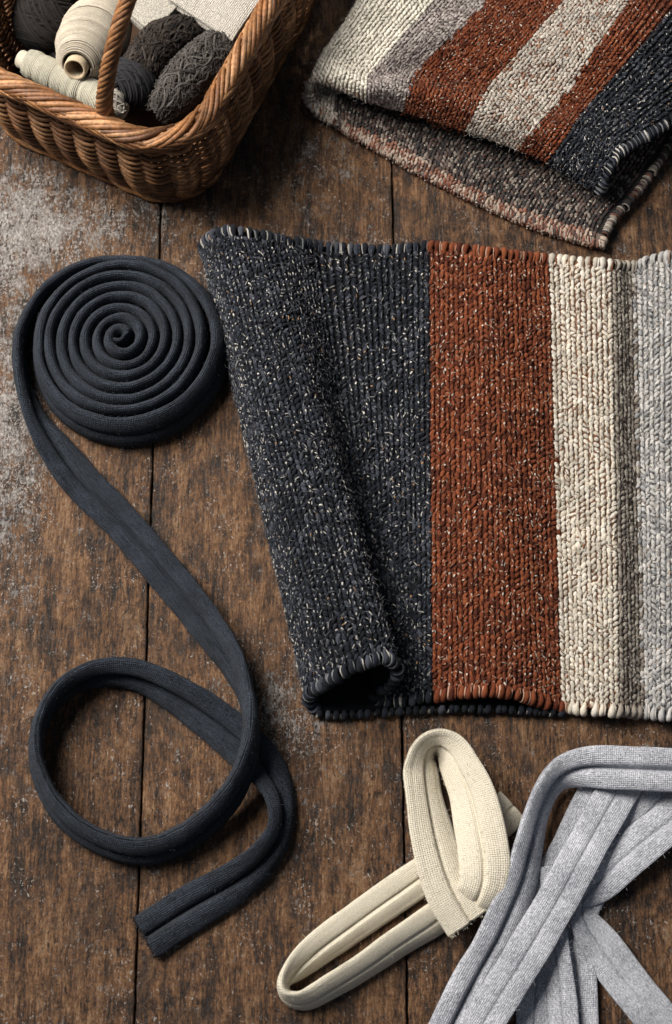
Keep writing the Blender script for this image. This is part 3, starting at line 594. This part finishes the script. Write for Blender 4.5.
# ================================================================ BASKET CONTENTS
def frame(ax):
    ax = norm(np.array(ax, float)); a = norm(np.cross(ax, [0, 0, 1.])) if abs(ax[2]) < .95 else np.array([1., 0, 0]); return ax, a, np.cross(ax, a)
def spool(name, label, p0, p1, prof, core_r, cols, core_col, turns, tr, jitter=.0, cat='spool'):
    """thread wound on a tube. prof: radius (units) at fractions of the axis; individual turns are real thread"""
    p0, p1 = np.array(p0), np.array(p1); L = np.linalg.norm(p1-p0); ax, a, b = frame(p1-p0)
    t0 = thing(name, label, cat, tuple((p0+p1)/2)); f = np.array([q[0] for q in prof]); r = np.array([q[1] for q in prof], float)
    th = np.linspace(0, 2*math.pi, 36, endpoint=False)
    def lathe(nm, seq, col):
        V = np.vstack([p0+ax*(x*L)+(np.cos(th)[:, None]*a+np.sin(th)[:, None]*b)*(rr__*U) for x, rr__ in seq]); mesh(nm, V, grid_faces(len(seq), 36), M_yarn, t0, col=np.broadcast_to(col, (len(V), 3)))
    ts = np.linspace(0, 1, 30); lathe('thread_body', [(x, np.interp(x, f, r)-.6) for x in ts], np.array(cols[0])*.55)
    lathe('core_tube', [(-.07, core_r), (-.085, core_r+1.6), (-.07, core_r+2.8), (.02, core_r+3), (1.0, core_r+3), (1.08, core_r+1.5), (1.07, core_r), (.5, core_r), (-.07, core_r)], core_col)
    acc = Acc(); q = np.linspace(0, turns, turns*20); x = q/turns
    jit = np.array([mnoise.noise(Vector((k*.013, 3, len(label)))) for k in range(len(q))])
    ang = q*2*math.pi; rr2 = np.interp(x, f, r); xx = x+jitter*np.sin(ang+jit*6)*(.5+jit); pts = p0+ax[None]*(xx*L)[:, None]+(np.cos(ang)[:, None]*a+np.sin(ang)[:, None]*b)*((rr2+jit*1.2)*U)[:, None]
    V, F = tube_arrays(pts, tr*U, 5); ci = (np.array([mnoise.noise(Vector((k*.02, 9, len(label)*2))) for k in range(len(q))])*.5+.5)
    c = np.array(cols[0])*(1-ci[:, None])+np.array(cols[1])*ci[:, None]; acc.add(V, F, np.repeat(c, 5, 0)); acc.build('thread', M_yarn, t0, True); return t0
spool('thread_spool', 'pale cream spool of thin thread lying along the near rim inside the basket', P(27, 62, 104), P(118, 108, 102), [(0, 12.5), (.05, 14.5), (.30, 15.5), (.33, 14), (.36, 15.5), (.6, 15.5), (.63, 14), (.66, 15.5), (.9, 15), (1, 13)], 6.5, [(.60, .57, .46), (.74, .71, .60)], (.66, .60, .48), 64, .75)
spool('thread_spool', 'fat oatmeal coloured yarn cone with its open hole facing the basket handle', P(77, 66, 124), P(104, 20, 72), [(0, 15), (.04, 19), (.12, 24), (.35, 32), (.7, 35), (1, 30)], 8.5, [(.42, .36, .28), (.66, .60, .50)], (.62, .50, .34), 60, 1.0, .012)
def ball(name, label, c, ax, R, cols, n_loops, yr, spread=.5, cat='yarn ball', wob=.06, twist=0.0):
    c = np.array(c); t0 = thing(name, label, cat, tuple(c)); ax0, a0, b0 = frame(ax)
    # inner body
    V = []; m1, m2 = 18, 24
    for i in range(m1):
        ph = math.pi*i/(m1-1)
        for j in range(m2):
            th = 2*math.pi*j/m2; V.append(c+(ax0*math.cos(ph)*R[0]+(a0*math.cos(th)*R[1]+b0*math.sin(th)*R[2])*math.sin(ph))*U*.94)
    mesh('inner_yarn', V, grid_faces(m1, m2), M_yarn, t0, col=np.broadcast_to(np.array(cols[0])*.5, (len(V), 3))); acc = Acc()
    for k in range(n_loops):
        layer = k*6//n_loops; base_ang = [0, 1.1, -.9, .5, -1.4, .9][layer]*spread
        nrm = norm(ax0+a0*math.sin(base_ang)*1.2+b0*math.cos(base_ang*2.1)*spread*.7+np.array([random.gauss(0, .07) for _ in range(3)]))
        u = norm(np.cross(nrm, [.3, .2, .9])); v = np.cross(nrm, u); off = random.uniform(-.86, .86); rr__ = math.sqrt(1-off*off); th = np.linspace(0, 2*math.pi, 44, endpoint=False)
        D = nrm*off+(np.cos(th)[:, None]*u+np.sin(th)[:, None]*v)*rr__; nz = np.array([mnoise.noise(Vector(tuple(d*2.2+k*.31))) for d in D]); D = norm(D+np.cross(D, nrm)*nz[:, None]*wob)
        loc = np.stack([D@ax0, D@a0, D@b0], 1)*np.array(R)*(1+.015*layer+random.uniform(-.01, .02)); pts = c+(loc[:, :1]*ax0+loc[:, 1:2]*a0+loc[:, 2:]*b0)*U
        V, F = tube_arrays(pts, yr*random.uniform(.8, 1.15)*U, 6, closed=True); w = random.random(); acc.add(V, F, (np.array(cols[0])*(1-w)+np.array(cols[1])*w))
    # fuzz
    for k in range(160):
        d = norm(np.array([random.gauss(0, 1) for _ in range(3)])); q = c+(ax0*(d@ax0)*R[0]+a0*(d@a0)*R[1]+b0*(d@b0)*R[2])*U*1.03; tdir = norm(np.cross(d, [random.gauss(0, 1) for _ in range(3)])); l = random.uniform(4, 9)*U
        V, F = tube_arrays(np.array([q, q+tdir*l*.5+d*2*U, q+tdir*l+d*random.uniform(0, 3)*U]), .25*U, 3); acc.add(V, F, np.array(cols[1])*1.2)
    acc.build('yarn_strand', M_yarn, t0, True); return t0
def skein(name, label, path, R, cols, strands, yr, twists, seed, cat='yarn skein', fuzz=500):
    """loose twisted hank: many strands following a path, winding round each other, with slubs"""
    path = np.array(path); A, s = resample(path, 2*U); t0 = thing(name, label, cat, tuple(A[len(A)//2])); T = norm(np.gradient(A, axis=0)); a = norm(np.cross(T, [0, 0, 1.])); b = np.cross(a, T); x = s/s[-1]
    env = np.sin(math.pi*np.clip(x*.92+.04, 0, 1))**.42; acc = Acc(); q = random.Random(seed)
    V, F = tube_arrays(A, R*.8*env*U, 12); acc.add(V, F, np.array(cols[0])*.5)
    for k in range(strands):
        ph = q.uniform(0, 2*math.pi); rk = R*(.72+.28*q.random()); tw = twists*q.uniform(.85, 1.15)*(1 if q.random() < .8 else -.6)
        nz = np.array([mnoise.noise(Vector((si*70, k*2.7, seed))) for si in s]); nz2 = np.array([mnoise.noise(Vector((si*150, k*1.7, seed+4))) for si in s])
        ang = ph+2*math.pi*tw*x+nz*.9; rad = rk*env*(1+.16*nz2); pts = A+(np.cos(ang)[:, None]*a+np.sin(ang)[:, None]*b)*(rad*U)[:, None]
        V, F = tube_arrays(pts, yr*(1+.35*nz2)*U, 5); w = np.clip(.5+.5*nz+q.uniform(-.4, .4), 0, 1); acc.add(V, F, np.repeat(np.array(cols[0])*(1-w[:, None])+np.array(cols[1])*w[:, None], 5, 0))
    for k in range(fuzz):
        i = q.randrange(len(A)); an = q.uniform(0, 2*math.pi); d = math.cos(an)*a[i]+math.sin(an)*b[i]; p = A[i]+d*R*env[i]*U; tdir = norm(np.cross(d, [q.gauss(0, 1) for _ in range(3)])); l = q.uniform(3, 8)*U
        V, F = tube_arrays(np.array([p, p+tdir*l*.5+d*1.5*U, p+tdir*l+d*q.uniform(-1, 2.5)*U]), .3*U, 3); acc.add(V, F, np.array(cols[1])*q.uniform(.8, 1.5))
    acc.build('yarn_strand', M_yarn, t0, True); return t0
DK = [(.008, .0065, .006), (.030, .025, .023)]; GY = [(.016, .013, .012), (.15, .135, .125)]
ball('yarn_ball', 'dark brown yarn ball in the far left corner of the basket', P(44, 20, 84), (.4, .3, .6), (34, 32, 28), DK, 170, 1.5, .35)
ball('yarn_ball', 'near black yarn ball wedged between the handle and the grey skein', P(131, 84, 92), (-.4, -.7, .6), (26, 25, 24), [(.010, .010, .012), (.036, .036, .040)], 170, 1.4, .25)
skein('yarn_skein', 'dark charcoal twisted yarn skein lying under the cream cloth', [P(118, 96, 84), P(140, 70, 96), P(160, 44, 98), P(182, 34, 96), P(200, 30, 84)], 21, [(.009, .008, .008), (.07, .055, .047)], 260, 1.3, .6, 3, fuzz=2200)
skein('yarn_skein', 'fuzzy marled grey yarn skein resting against the right basket rim', [P(158, 112, 88), P(172, 96, 98), P(192, 74, 102), P(212, 56, 100), P(232, 38, 84)], 23, GY, 280, 1.2, .65, 6, fuzz=2600)
skein('yarn_skein', 'small end of speckled pale yarn just behind the foot of the handle', [P(112, 92, 112), P(117, 101, 113), P(122, 112, 108)], 7, [(.20, .18, .16), (.52, .48, .42)], 26, 1.2, .8, 9, fuzz=40)
# filler balls lower down so that the basket is full
ball('yarn_ball', 'black yarn ball low in the basket beneath the oatmeal cone', P(80, 60, 50), (0, 0, 1), (34, 34, 30), DK, 60, 2.0, .6)
def folded(name, label, corners, th, layers, cols, lean):
    """folded cloth: stacked soft layers with rounded edges and woven relief"""
    c = np.array([P(*q) for q in corners]); ctr = c.mean(0); t0 = thing(name, label, 'cloth', tuple(ctr)); acc = []
    nrm = norm(np.cross(c[1]-c[0], c[3]-c[0])); nrm = nrm*(1 if nrm[2] > 0 else -1)
    for l in range(layers):
        n1 = n2 = 26; V = []; uv = []
        for sgn in (1, -1):
            for i in range(n1):
                for j in range(n2):
                    s, t = i/(n1-1), j/(n2-1); s_ = .5-.5*math.cos(math.pi*s); t_ = .5-.5*math.cos(math.pi*t)
                    p = c[0]*(1-s_)*(1-t_)+c[1]*s_*(1-t_)+c[2]*s_*t_+c[3]*(1-s_)*t_
                    e = (max(0, 4*s_*(1-s_))**.35)*(max(0, 4*t_*(1-t_))**.35); p = ctr+(p-ctr)*(1+.02*math.sin(l*2.1))+nrm*(-l*th*1.02+sgn*th*.5*e+1.3*mnoise.noise(Vector((s*3, t*3, l*3.0))))*U
                    p = p+np.array(lean)*l*U; V.append(p); uv.append((s_*.09, t_*.07))
        F = grid_faces(n1, n2, False); F2 = F[:, ::-1]+n1*n2; mesh('cloth_layer', V, np.vstack([F, F2]), cols, t0, uv=uv)
    return t0
M_lin1 = knit_mat('cream_linen', (.46, .42, .35), (.68, .64, .56), pitch=.0016, heather=.3, bump=.9); M_lin2 = knit_mat('oat_linen', (.40, .36, .31), (.64, .60, .54), pitch=.0021, heather=.6, bump=1.0)
folded('folded_cloth', 'folded plain cream cloth tucked in the basket behind the handle', [(118, 4, 104), (152, 34, 104), (178, 6, 106), (140, -40, 104)], 7, 3, M_lin1, (0, 0, 0))
folded('folded_cloth', 'folded coarse oatmeal linen cloth against the far right rim of the basket', [(166, -2, 112), (232, 42, 112), (262, -2, 114), (205, -46, 112)], 8, 3, M_lin2, (0, 0, 0))
